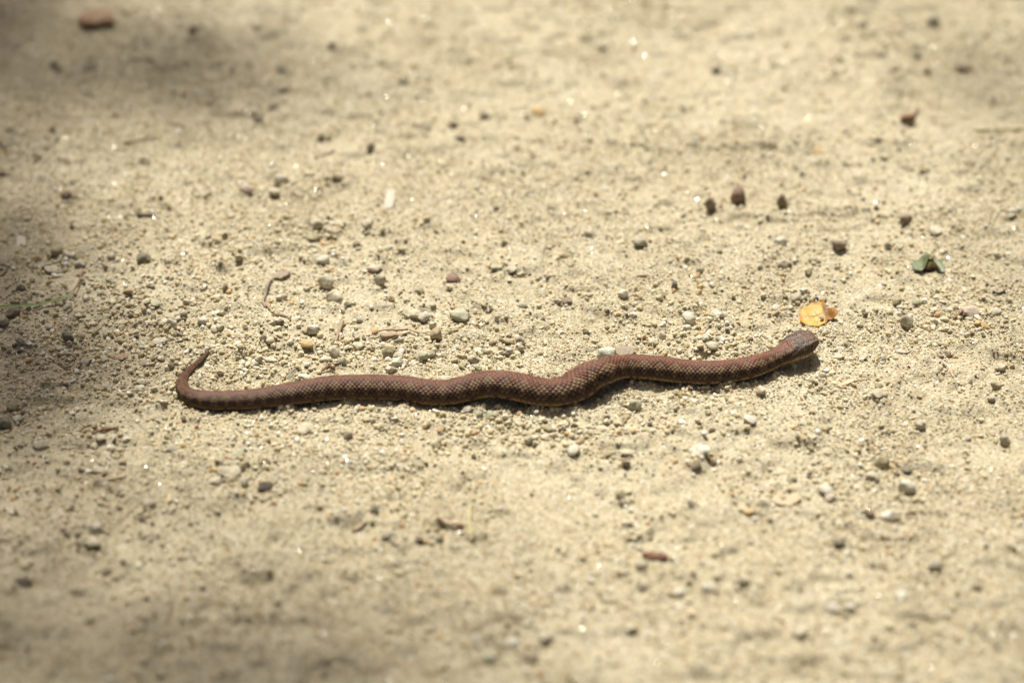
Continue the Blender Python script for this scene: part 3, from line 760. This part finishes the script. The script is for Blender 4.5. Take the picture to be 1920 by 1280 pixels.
def yellow_leaf():
    g = P(1537, 601, 0); s = mpp(1535, 596); z0 = float(hlow(g.x, g.y)) + .0012
    root = empty('yellow_leaf', (g.x, g.y, z0))
    tag(root, 'curled yellow dry leaf lying just behind the snake’s head', 'leaf')
    U = s  # one photograph pixel
    def outline(t):
        # rounded left lobe, notch at upper right, narrow right flap
        x = math.cos(t); r = 31 + 3.5 * math.sin(2 * t + .6) + 1.2 * math.sin(7 * t + 1) + .8 * math.sin(11 * t)
        r -= 11 * math.exp(-((((t - .55 + math.pi) % (2 * math.pi)) - math.pi) / .36) ** 2)
        r += 12 * math.exp(-((((t + .14 + math.pi) % (2 * math.pi)) - math.pi) / .34) ** 2)
        r -= 5 * math.exp(-((((t + .55 + math.pi) % (2 * math.pi)) - math.pi) / .3) ** 2)
        return r
    def zf(x, y):
        # plate tilted to the viewer, rim of the left lobe lifted, right part folding up and over
        yy = y * 1.22
        z = 13 + .34 * yy + .006 * (x + 14) ** 2
        if x > 6:
            q = x - 6; x2 = 6 + q * .86; z = z - .10 * q + 5.0 * math.exp(-((x - 17) / 5.) ** 2) * (.5 + .5 * math.tanh((y + 2) / 8))
            z += 5 * math.exp(-((x - 30) / 7.) ** 2) * math.sin(y * .16 + 1.1); x = x2
        z += 1.1 * math.sin(x * .25 + y * .1) + .35 * math.sin(x * .9 + y * .5) + .8 * math.sin(y * .34 + 1) + 7.5 * math.exp(-((y + 30) / 11.) ** 2) * (x < 14)
        return ((x - 6) * U, yy * .92 * U, max(z, -1.5) * U * .62)
    def colf(x, y):
        base = np.array([.80, .55, .12]); edge_ = np.array([.60, .27, .02]); pale = np.array([.82, .62, .20]); br = np.array([.20, .06, .012])
        rr = math.hypot(x, y) / 34
        w0 = min(1, max(0, 1.35 * (1.05 - rr))); c = base * (1 - w0) + pale * w0
        w = min(1, max(0, (x - 11) / 8)); c = c * (1 - w) + edge_ * .75 * w
        w = .9 * math.exp(-((x - 19) / 6) ** 2 - ((y - 8) / 9) ** 2); c = c * (1 - w) + br * w
        w = .8 * math.exp(-((y - 27) / 6.) ** 2); c = c * (1 - w) + edge_ * w
        w = .55 * math.exp(-((x + 31) / 3.5) ** 2); c = c * (1 - w) + edge_ * w
        v_ = math.sin(x * 1.3 + 2.1 * math.sin(y * .5)) * math.sin(y * 1.7 + x * .4)
        return c * (1 + .12 * v_)
    disc_leaf('leaf_blade', outline, 22, zf, colf, None, 0, 0, root, .0003, 96)
    m = fibre_material('leaf_vein', (.45, .30, .10), (.6, .42, .16))
    line = [Vector(zf(x, y)) + Vector((0, 0, .00005)) for x, y in ((-24, -6), (-14, -4), (-4, -2), (4, 0), (12, 1))]
    v, f = tube(line, [.00008, .00014, .0002, .00022, .0002], 6); new_obj('midrib', v, f, m, root)
    for (a, b_) in (((-16, -4), (-22, 8)), ((-8, -3), (-14, 16)), ((-2, -2), (-5, 20)), ((-12, -4), (-16, -16)), ((-4, -2), (-6, -20))):
        line = [Vector(zf(a[0] + (b_[0] - a[0]) * t, a[1] + (b_[1] - a[1]) * t)) + Vector((0, 0, .00003)) for t in (0, .33, .66, 1)]
        v, f = tube(line, [.0001, .00009, .00008, .00006], 5); new_obj('vein', v, f, m, root)
yellow_leaf()
def leaf_granule():
    g = P(1541, 596, .006)
    o = bpy.data.objects.new('granule', ROCKS['c'][1]); COL.objects.link(o)
    o.location = (g.x, g.y, g.z + .0001); o.scale = (.0017, .0014, .0014)
    tag(o, 'tiny cream sand granule resting on the yellow leaf', 'granule')
leaf_granule()

def green_leaf():
    g = P(1740, 500, 0); s = mpp(1740, 500); z0 = float(hlow(g.x, g.y)) + .001
    root = empty('green_leaf', (g.x, g.y, z0))
    tag(root, 'folded pale grey-green leaf with a dark open fold, right of the yellow one', 'leaf')
    nu, nv = 44, 30; V = []; C_ = []
    for i in range(nu + 1):
        for j in range(nv + 1):
            u = -1 + 2 * i / nu; v = j / nv        # v 0 front, 1 back
            au = abs(u)
            # silhouette: two wings, pointed back middle, front edge arched
            x = u * (30 - 2.5 * v) + .8 * math.sin(v * 9 + u * 4)
            wing = 1 - .25 * au
            yb = 17 * wing - 5 * math.exp(-(u / .18) ** 2) + 2.0 * math.cos(u * 5)
            yf = -17 + 17 * math.exp(-((u - .12) / .42) ** 2) + 7 * max(0, u - .55)
            if u < -.5: yf += (abs(u) - .5) * 18
            y = yf + (yb - yf) * v
            z = 4 + 12 * math.exp(-((u - .05) / .30) ** 2) * (1 - .15 * v) + 3.5 * (1 - v) * math.exp(-(u / .6) ** 2) + 1.2 * math.sin(u * 7 + v * 3) - 2.5 * au * (1 - v)
            z += 2.2 * math.exp(-((u + .45) / .2) ** 2) * v
            V.append((x * s, y * s * 1.5, max(z, .3) * s * 1.2))
            c = np.array([.19, .225, .115]) * (1 + .10 * math.sin(u * 23 + v * 13) * math.sin(v * 17))
            w = math.exp(-((u - .05) / (.05 + .16 * (1 - v))) ** 2); c = c * (1 - w) + np.array([.12, .13, .02]) * w
            w = .5 * math.exp(-((v - 1) / .12) ** 2) + .6 * math.exp(-((u + .22) / .06) ** 2) * (v > .45); c = c * (1 - w) + np.array([.07, .10, .055]) * w
            C_.append(c)
    F = [(i * (nv + 1) + j, (i + 1) * (nv + 1) + j, (i + 1) * (nv + 1) + j + 1, i * (nv + 1) + j + 1) for i in range(nu) for j in range(nv)]
    o = new_obj('leaf_blade', V, F, leaf_material('green_leaf_skin', .22, .5), root); set_pattern(o, np.array(C_, np.float32))
    o.modifiers.new('thickness', 'SOLIDIFY').thickness = .0003
    V3 = []; C3 = []
    for i in range(13):
        for j in range(9):
            v = j / 8; hw_ = 1.5 + 17 * v; u = -1 + i / 6          # apex at the top, widening and dropping forward
            V3.append(((3 + u * hw_) * s, (4 - 19 * v + 2 * math.sin(u * 5)) * s, (13.5 - 9.5 * v * v - 1.5 * abs(u) * v) * s * 1.2))
            w = min(1, max(0, v * 1.7 - .5 + .15 * math.sin(u * 9))); C3.append(tuple(np.array([.20, .22, .03]) * (1 - w) + np.array([.10, .055, .025]) * w))
    F3 = [(i * 9 + j, (i + 1) * 9 + j, (i + 1) * 9 + j + 1, i * 9 + j + 1) for i in range(12) for j in range(8)]
    o = new_obj('fold_face', V3, F3, leaf_material('leaf_fold', .3, .6), root); set_pattern(o, np.array(C3, np.float32))
    o.modifiers.new('thickness', 'SOLIDIFY').thickness = .0003
    # added near-black sheet that paints the shade inside the open fold
    V2 = []; C2 = []
    for i in range(21):
        for j in range(7):
            u = -1 + i / 10; v = j / 6
            V2.append(((u * 22 + 5) * s, (-13 + 20 * v - 4 * u * u) * s, (.8 + 4.5 * (1 - v) * (1 - u * u) * .5 + .6 * math.sin(u * 8)) * s))
            C2.append((.035, .022, .012))
    F2 = [(i * 7 + j, (i + 1) * 7 + j, (i + 1) * 7 + j + 1, i * 7 + j + 1) for i in range(20) for j in range(6)]
    o = new_obj('fold_shade', V2, F2, leaf_material('leaf_fold_shade', .1, .7), root); set_pattern(o, np.array(C2, np.float32))
    o.modifiers.new('thickness', 'SOLIDIFY').thickness = .0003
green_leaf()

# ------------------------------------------------------------------ twigs, chips, needles
srnd = random.Random(21)
def on_ground(px, py, up=0.0):
    g = P(px, py, 0); return Vector((g.x, g.y, float(hgt(g.x, g.y)) + up))
def stick(name, pix, wpx, m, label, cat, seg=8, flat=1.0, wob=.12, lift=.4, group=None, taper=(1, 1)):
    s = mpp(*pix[0][:2]); r = wpx * s / 2
    raw = [on_ground(p[0], p[1], r * lift + (p[2] * .001 if len(p) > 2 else 0)) for p in pix]
    pts = []
    for i in range(len(raw) - 1):
        p0, p1, p2, p3 = raw[max(i - 1, 0)], raw[i], raw[i + 1], raw[min(i + 2, len(raw) - 1)]
        for t in (0, .2, .4, .6, .8):
            pts.append(.5 * ((2 * p1) + (-p0 + p2) * t + (2 * p0 - 5 * p1 + 4 * p2 - p3) * t * t + (-p0 + 3 * p1 - 3 * p2 + p3) * t ** 3))
    pts.append(raw[-1]); n = len(pts)
    rads = [r * (taper[0] + (taper[1] - taper[0]) * i / (n - 1)) * srnd.uniform(1 - wob, 1 + wob) for i in range(n)]
    base = raw[0].copy()
    v, f = tube([p - base for p in pts], rads, seg, wob * .6, srnd)
    o = new_obj(name, v, f, m); o.location = base
    if label: tag(o, label, cat, group)
    return o
def chip(name, px, py, w, h, thick, rz, m, label, cat, tiltx=0.0, tilty=0.0, up=0.0, seed=0, ragged=1.0):
    """splintered slab: w x h pixels in plan, thick in mm"""
    s = mpp(px, py); rn = random.Random(seed); a, b = w * s / 2, h * s / 2; t = thick * .001
    n = 10; top, bot = [], []
    for k in range(n):
        u = -1 + 2 * k / (n - 1)
        for sgn, lst in ((-1, top), (1, bot)): pass
    prof = [(1 - abs(-1 + 2 * k / (n - 1)) ** rn.uniform(2.2, 5) * rn.uniform(.35, .8) * ragged) * rn.uniform(.88, 1.1) for k in range(n)]; skew = [rn.uniform(-.10, .10) for k in range(n)]
    V = []; F = []
    for k in range(n):
        u = -1 + 2 * k / (n - 1); en = 1 - .12 * (abs(u) > .95)
        for v_ in (-1, -.35, .35, 1):
            x = a * u + rn.uniform(-.22, .22) * a * (abs(u) > .9); y = b * (v_ * prof[k] + skew[k])
            V.append((x, y, t * (.5 + rn.uniform(-.12, .12) - .14 * v_ * v_)))
        for v_ in (-1, -.35, .35, 1):
            V.append((V[-4][0], V[-4][1] * rn.uniform(.8, 1), -t * .5 * (1 + rn.uniform(-.2, .2))))
    for k in range(n - 1):
        o = k * 8; q = o + 8
        for j in range(3):
            F.append((o + j, q + j, q + j + 1, o + j + 1)); F.append((o + 4 + j, o + 5 + j, q + 5 + j, q + 4 + j))
        F.append((o, o + 4, q + 4, q)); F.append((o + 3, q + 3, q + 7, o + 7))
    F.append((0, 1, 2, 3, 7, 6, 5, 4)); e = (n - 1) * 8; F.append((e + 4, e + 5, e + 6, e + 7, e + 3, e + 2, e + 1, e))
    o = new_obj(name, V, F, m, smooth=False); g = on_ground(px, py, t * .4 + up); o.location = g
    o.rotation_euler = (tiltx, tilty, rz); tag(o, label, cat)
    return o
BARK_R = fibre_material('red_bark', (.09, .035, .018), (.20, .09, .045), (4, 12, 12))
WOOD_D = fibre_material('brown_wood', (.24, .14, .075), (.42, .29, .18), (3, 14, 14))
WOOD_P = fibre_material('pale_wood', (.50, .38, .24), (.66, .54, .38), (3, 20, 20))
WOOD_W = fibre_material('white_wood', (.52, .46, .36), (.62, .57, .46), (3, 12, 12))
WOOD_T = fibre_material('tan_twig', (.26, .17, .10), (.42, .31, .20), (4, 20, 20))
BARK = fibre_material('dark_bark', (.035, .028, .02), (.11, .08, .055), (4, 12, 12))
RUST = fibre_material('rust_needle', (.16, .07, .035), (.30, .17, .09), (4, 20, 20))
STRAW = fibre_material('straw', (.40, .36, .18), (.55, .48, .28), (4, 20, 20))
GREY = fibre_material('grey_bark', (.20, .155, .11), (.33, .27, .19), (3, 9, 9))
chip('wood_chunk', 182, 46, 60, 40, 7.5, R(5), WOOD_D, 'chunky brown wood piece lying in the shade at the far left', 'wood chunk', R(8), 0, .002, 1, .25)
chip('wood_chip', 730, 376, 17, 48, 1.8, R(-4), WOOD_W, 'bright white wooden chip tilted towards the viewer above the snake', 'wood chip', R(20), 0, .002, 2, .12)
chip('wood_chip', 39, 447, 16, 46, 1.5, R(3), WOOD_W, 'pale cream wooden chip near the left edge above the grass blade', 'wood chip', R(12), 0, .001, 3, .2)
stick('twig_piece', [(258, 404), (268, 407, .5), (280, 411, .5), (292, 411)], 9, BARK, 'short dark brown twig piece lying beyond the snake’s tail', 'twig', wob=.2)
stick('bark_fragment', [(322, 624, .4), (331, 627, .6), (342, 631, .3), (352, 634)], 9, BARK, 'small blackish bark bit just beyond the tail tip', 'bark bit', wob=.25, taper=(1.1, .5))
chip('wood_splinter', 1585, 723, 34, 9, 2.0, R(26), WOOD_P, 'pale wood splinter on the sand in front of the head', 'splinter', 0, R(-4), 0, 4)
stick('wood_splinter', [(1600, 717), (1612, 713), (1628, 711)], 6, WOOD_P, 'thin tan splinter leading right from the pale one below the head', 'splinter', taper=(1, .5))
stick('wood_sliver', [(1679, 655), (1690, 659, .6), (1703, 661, .6), (1720, 660)], 5, WOOD_W, 'thin curved whitish sliver right of the snake’s snout', 'sliver', taper=(1, .6))
stick('straw', [(1193, 516), (1210, 515, .5), (1233, 513)], 5.5, WOOD_P, 'short straw-coloured stem lying flat behind the front half', 'straw', taper=(1, .8))
stick('straw', [(1208, 506), (1218, 501, .5), (1232, 493)], 3, STRAW, 'very thin slanted stem just above the straw-coloured stem', 'straw', taper=(1, .6))
chip('bark_strip', 529, 517, 32, 22, 2.5, R(48), GREY, 'flat grey-brown bark piece atop the curled bark strip', 'bark', R(-6), 0, .001, 5)
stick('curled_bark_strip', [(511, 524, 1), (503, 538, 1), (497, 552, .6), (493, 568, .6), (498, 580, .4)], 6.5, GREY, 'curled light brown bark strip lying behind the rear half', 'bark strip', flat=.5, wob=.2, taper=(1, .9))
stick('rootlet', [(499, 572, .8), (507, 586, .4), (516, 593, .3), (530, 592, .6), (545, 598)], 6, WOOD_T, 'thin reddish rootlet hooking right from the curled bark strip', 'rootlet', wob=.2, taper=(1, .7))
stick('twig_piece', [(642, 604, 2.5), (637, 620, 2.5), (631, 634, 1.2), (627, 648)], 8, WOOD_T, 'light brown twig standing out towards the viewer beside a grey pebble', 'twig', wob=.15, taper=(1, .6))
stick('dry_needle', [(690, 630, .8), (715, 622, 2), (745, 621, 2.5), (765, 620, 2.5)], 4, RUST, 'long rusty dry needle lying across the top of the bundle', 'needle', taper=(.5, 1), group='dry needles behind the snake')
chip('bark_fragment', 728, 628, 32, 12, 2.4, R(4), WOOD_T, 'flat tan bark fragment under the rusty dry needles', 'bark bit', 0, 0, .001, 6)
stick('dry_needle', [(725, 636, .8), (745, 628, 1.5), (768, 623, 2)], 4, WOOD_P, 'pale dry needle lying lowest in the bundle', 'needle', taper=(.6, 1), group='dry needles behind the snake')
stick('grass_stalk', [(765, 619, 2.5), (790, 623, 2), (812, 626, 2.2), (835, 627, 2), (862, 625, .8)], 3, STRAW, 'thin yellow-green grass stem running right from the dry needles', 'grass stem', taper=(1, .6))
stick('grass_stalk', [(862, 636, .5), (880, 638, 1), (902, 644)], 1.6, STRAW, 'hair-thin dry stalk right of the yellow-green stem', 'grass stem')
stick('dry_needle', [(600, 694, .5), (618, 688, 1.5), (636, 684, .7)], 3.5, RUST, 'short brown needle touching the far side of the rear half', 'needle', group='dry needles behind the snake')
stick('dry_needle', [(612, 686, 1), (624, 693, 1), (634, 698, .5)], 2.2, RUST, 'thin dry needle crossing the short brown one by the rear half', 'needle', group='dry needles behind the snake')
stick('dry_needle', [(876, 664, 2), (880, 680, 1), (884, 694, .5)], 1.8, WOOD_P, 'fine pale needle beside the grey pebble above the snake’s middle', 'needle')
stick('dry_needle', [(1223, 645, 4), (1224, 655, 2.5), (1225, 665, .5)], 1.8, WOOD_T, 'fine brown needle poking up behind the front half', 'needle')
stick('dry_needle', [(1420, 626, 1.2), (1432, 631, 1), (1446, 638, .5)], 3, WOOD_P, 'short straw-coloured needle just left of the snake’s head', 'needle')
stick('dry_needle', [(100, 677, .5), (125, 688, 1.2), (152, 694, .5)], 4, RUST, 'rusty brown needle left of the tail tip, in half shade', 'needle', taper=(.5, 1))
stick('dry_needle', [(118, 700, .5), (135, 697, 1), (152, 695, .5)], 3, WOOD_P, 'pale needle touching the rusty brown one left of the tail', 'needle')
stick('dry_needle', [(205, 662, .8), (218, 672, 1), (226, 682, .5)], 5, WOOD_T, 'stubby tan needle beside the light brown bark flake', 'needle')
chip('bark_fragment', 226, 667, 24, 20, 2.4, R(10), WOOD_T, 'light brown bark flake lying left of the tail tip', 'bark bit', 0, 0, 0, 7)
stick('dry_stalk', [(1768, 684, .8), (1778, 698, 1), (1787, 712, .5)], 4, WOOD_P, 'pale stem slanting down right of the tan splinter', 'stem')
stick('dry_stalk', [(1500, 738, .6), (1508, 750, 1), (1514, 762, .5)], 3, WOOD_P, 'thin dry stem on the sand below the neck', 'stem')
stick('dry_needle', [(1828, 243, 1), (1860, 246, 2), (1900, 242, 2), (1940, 240, 1)], 5, STRAW, 'orange straw needle reaching in from the right edge', 'needle')
stick('dry_stalk', [(882, 950, 1), (880, 980, 2), (885, 1012, .8)], 7, STRAW, 'blurred pale stem standing on the near sand', 'stem', lift=.8)
stick('dry_stalk', [(178, 914, .6), (205, 908, 1.5), (238, 899, .6)], 6, WOOD_P, 'blurred tan stem lying in front of the tail, left side', 'stem')
stick('dry_needle', [(172, 810, .5), (192, 806, 1.2), (218, 806, .5)], 6, RUST, 'red-brown needle near the left edge in front of the tail', 'needle')
stick('dry_stalk', [(0, 514, .5), (8, 508, 1), (15, 498, .5)], 4, WOOD_T, 'short tan stem at the left edge above the grass blade', 'stem')
stick('dry_stalk', [(230, 265, .5), (255, 262, 1), (290, 255, .5)], 5, WOOD_T, 'blurred stem lying in the far left background', 'stem')
stick('dry_stalk', [(590, 296, .5), (608, 292, 1), (628, 286, .5)], 4, WOOD_T, 'small blurred stem behind the three pale pebbles', 'stem')
stick('twig_piece', [(1700, 228, 1), (1712, 216, 3), (1722, 203, 1.5)], 9, WOOD_T, 'pinkish twig stub leaning on the sand in the far right background', 'twig', taper=(1, .5))
stick('stone_like_crumb', [(1688, 229, 1), (1700, 229, 1.5), (1712, 226, 1)], 14, RUST, 'dark reddish crumb of bark at the foot of the pinkish twig', 'bark bit', wob=.2).name = 'bark_crumb'
chip('bark_fragment', 1228, 1049, 42, 18, 3.0, R(-9), BARK_R, 'rusty brown fragment blurred on the near sand', 'bark bit', 0, 0, 0, 8)
chip('bark_fragment', 498, 917, 26, 20, 3.5, R(10), BARK, 'dark brown crumb in front of the tail', 'bark bit', R(10), 0, 0, 9)
chip('bark_fragment', 40, 1091, 32, 24, 3.5, R(-12), BARK, 'dark crumb near the bottom left corner', 'bark bit', 0, 0, 0, 10)
chip('clay_flake', 1475, 937, 46, 42, 1.4, R(8), fibre_material('orange_clay', (.44, .33, .20), (.48, .39, .26), (6, 6, 6)), 'flat orange clay flake on the near right sand', 'flake', 0, 0, 0, 11)
stick('bark_strip', [(822, 978, 1), (838, 985, 2.4), (855, 987, 2.2), (868, 984, .8)], 10, WOOD_P, 'pale arched bark strip blurred on the near sand', 'bark strip', flat=.6)
stick('bark_strip', [(660, 996, .6), (672, 992, 1.2), (684, 985, .5)], 8, WOOD_T, 'small tan bark strip left of the pale arched one', 'bark strip')
chip('bark_disc', 1172, 658, 38, 32, 3.0, R(-3), GREY, 'flat grey-brown bark disc beside the white stone behind the snake', 'bark', 0, 0, .0005, 12)
stick('bark_fragment', [(1860, 552, .5), (1872, 554, .8), (1884, 552, .4)], 4, BARK, 'thin black bark sliver at the right edge below the green leaf', 'bark bit')
stick('dry_stalk', [(1788, 598, .6), (1800, 590, 1.2), (1808, 582, .6)], 5, RUST, 'reddish stem touching the widest pinkish stone', 'stem')

def grass_blade():
    root_px = [(-60, 581, 1), (-20, 583, 3), (20, 581, 4), (50, 578, 3.5), (75, 576, 3), (95, 569, 3), (118, 562, 3.2), (138, 552, 3)]
    pts = [on_ground(p[0], p[1], p[2] * .001) for p in root_px]
    tip = [on_ground(p[0], p[1], p[2] * .001) for p in ((138, 552, 3), (146, 543, 3.5), (152, 530, 4), (155, 516, 4), (157, 502, 2))]
    s = mpp(80, 570); base = pts[0].copy()
    root = empty('wild_grass', base); tag(root, 'green grass blade with a reddish tip reaching in from the left edge', 'grass leaf')
    def strip(name, P_, w0, w1, m):
        n = len(P_); V = []; F = []
        for i, p in enumerate(P_):
            t = (P_[min(i + 1, n - 1)] - P_[max(i - 1, 0)]).normalized(); sd_ = t.cross(Vector((0, -.35, 1))).normalized()
            w = (w0 + (w1 - w0) * i / (n - 1)) * s / 2
            for k, (a, b) in enumerate(((-1, .35), (-.1, -.2), (1, .35))): V.append(p - base + sd_ * a * w + Vector((0, 0, b * w)))
        for i in range(n - 1):
            for k in (0, 1): F.append((i * 3 + k, i * 3 + k + 1, i * 3 + k + 4, i * 3 + k + 3))
        o = new_obj(name, V, F, m, root); o.modifiers.new('thickness', 'SOLIDIFY').thickness = .0003
        o.modifiers.new('round', 'SUBSURF').levels = 1; o.modifiers['round'].render_levels = 2
    strip('leaf_blade', pts, 6.5, 5.5, fibre_material('grass_green', (.10, .16, .025), (.22, .28, .07), (20, 3, 3), .45))
    strip('dry_tip', tip, 3.8, 1.2, RUST)
grass_blade()
print('verts', sum(len(o.data.vertices) for o in bpy.data.objects if o.type == 'MESH'), 'pebbles', len(pebs), 'leaves done')
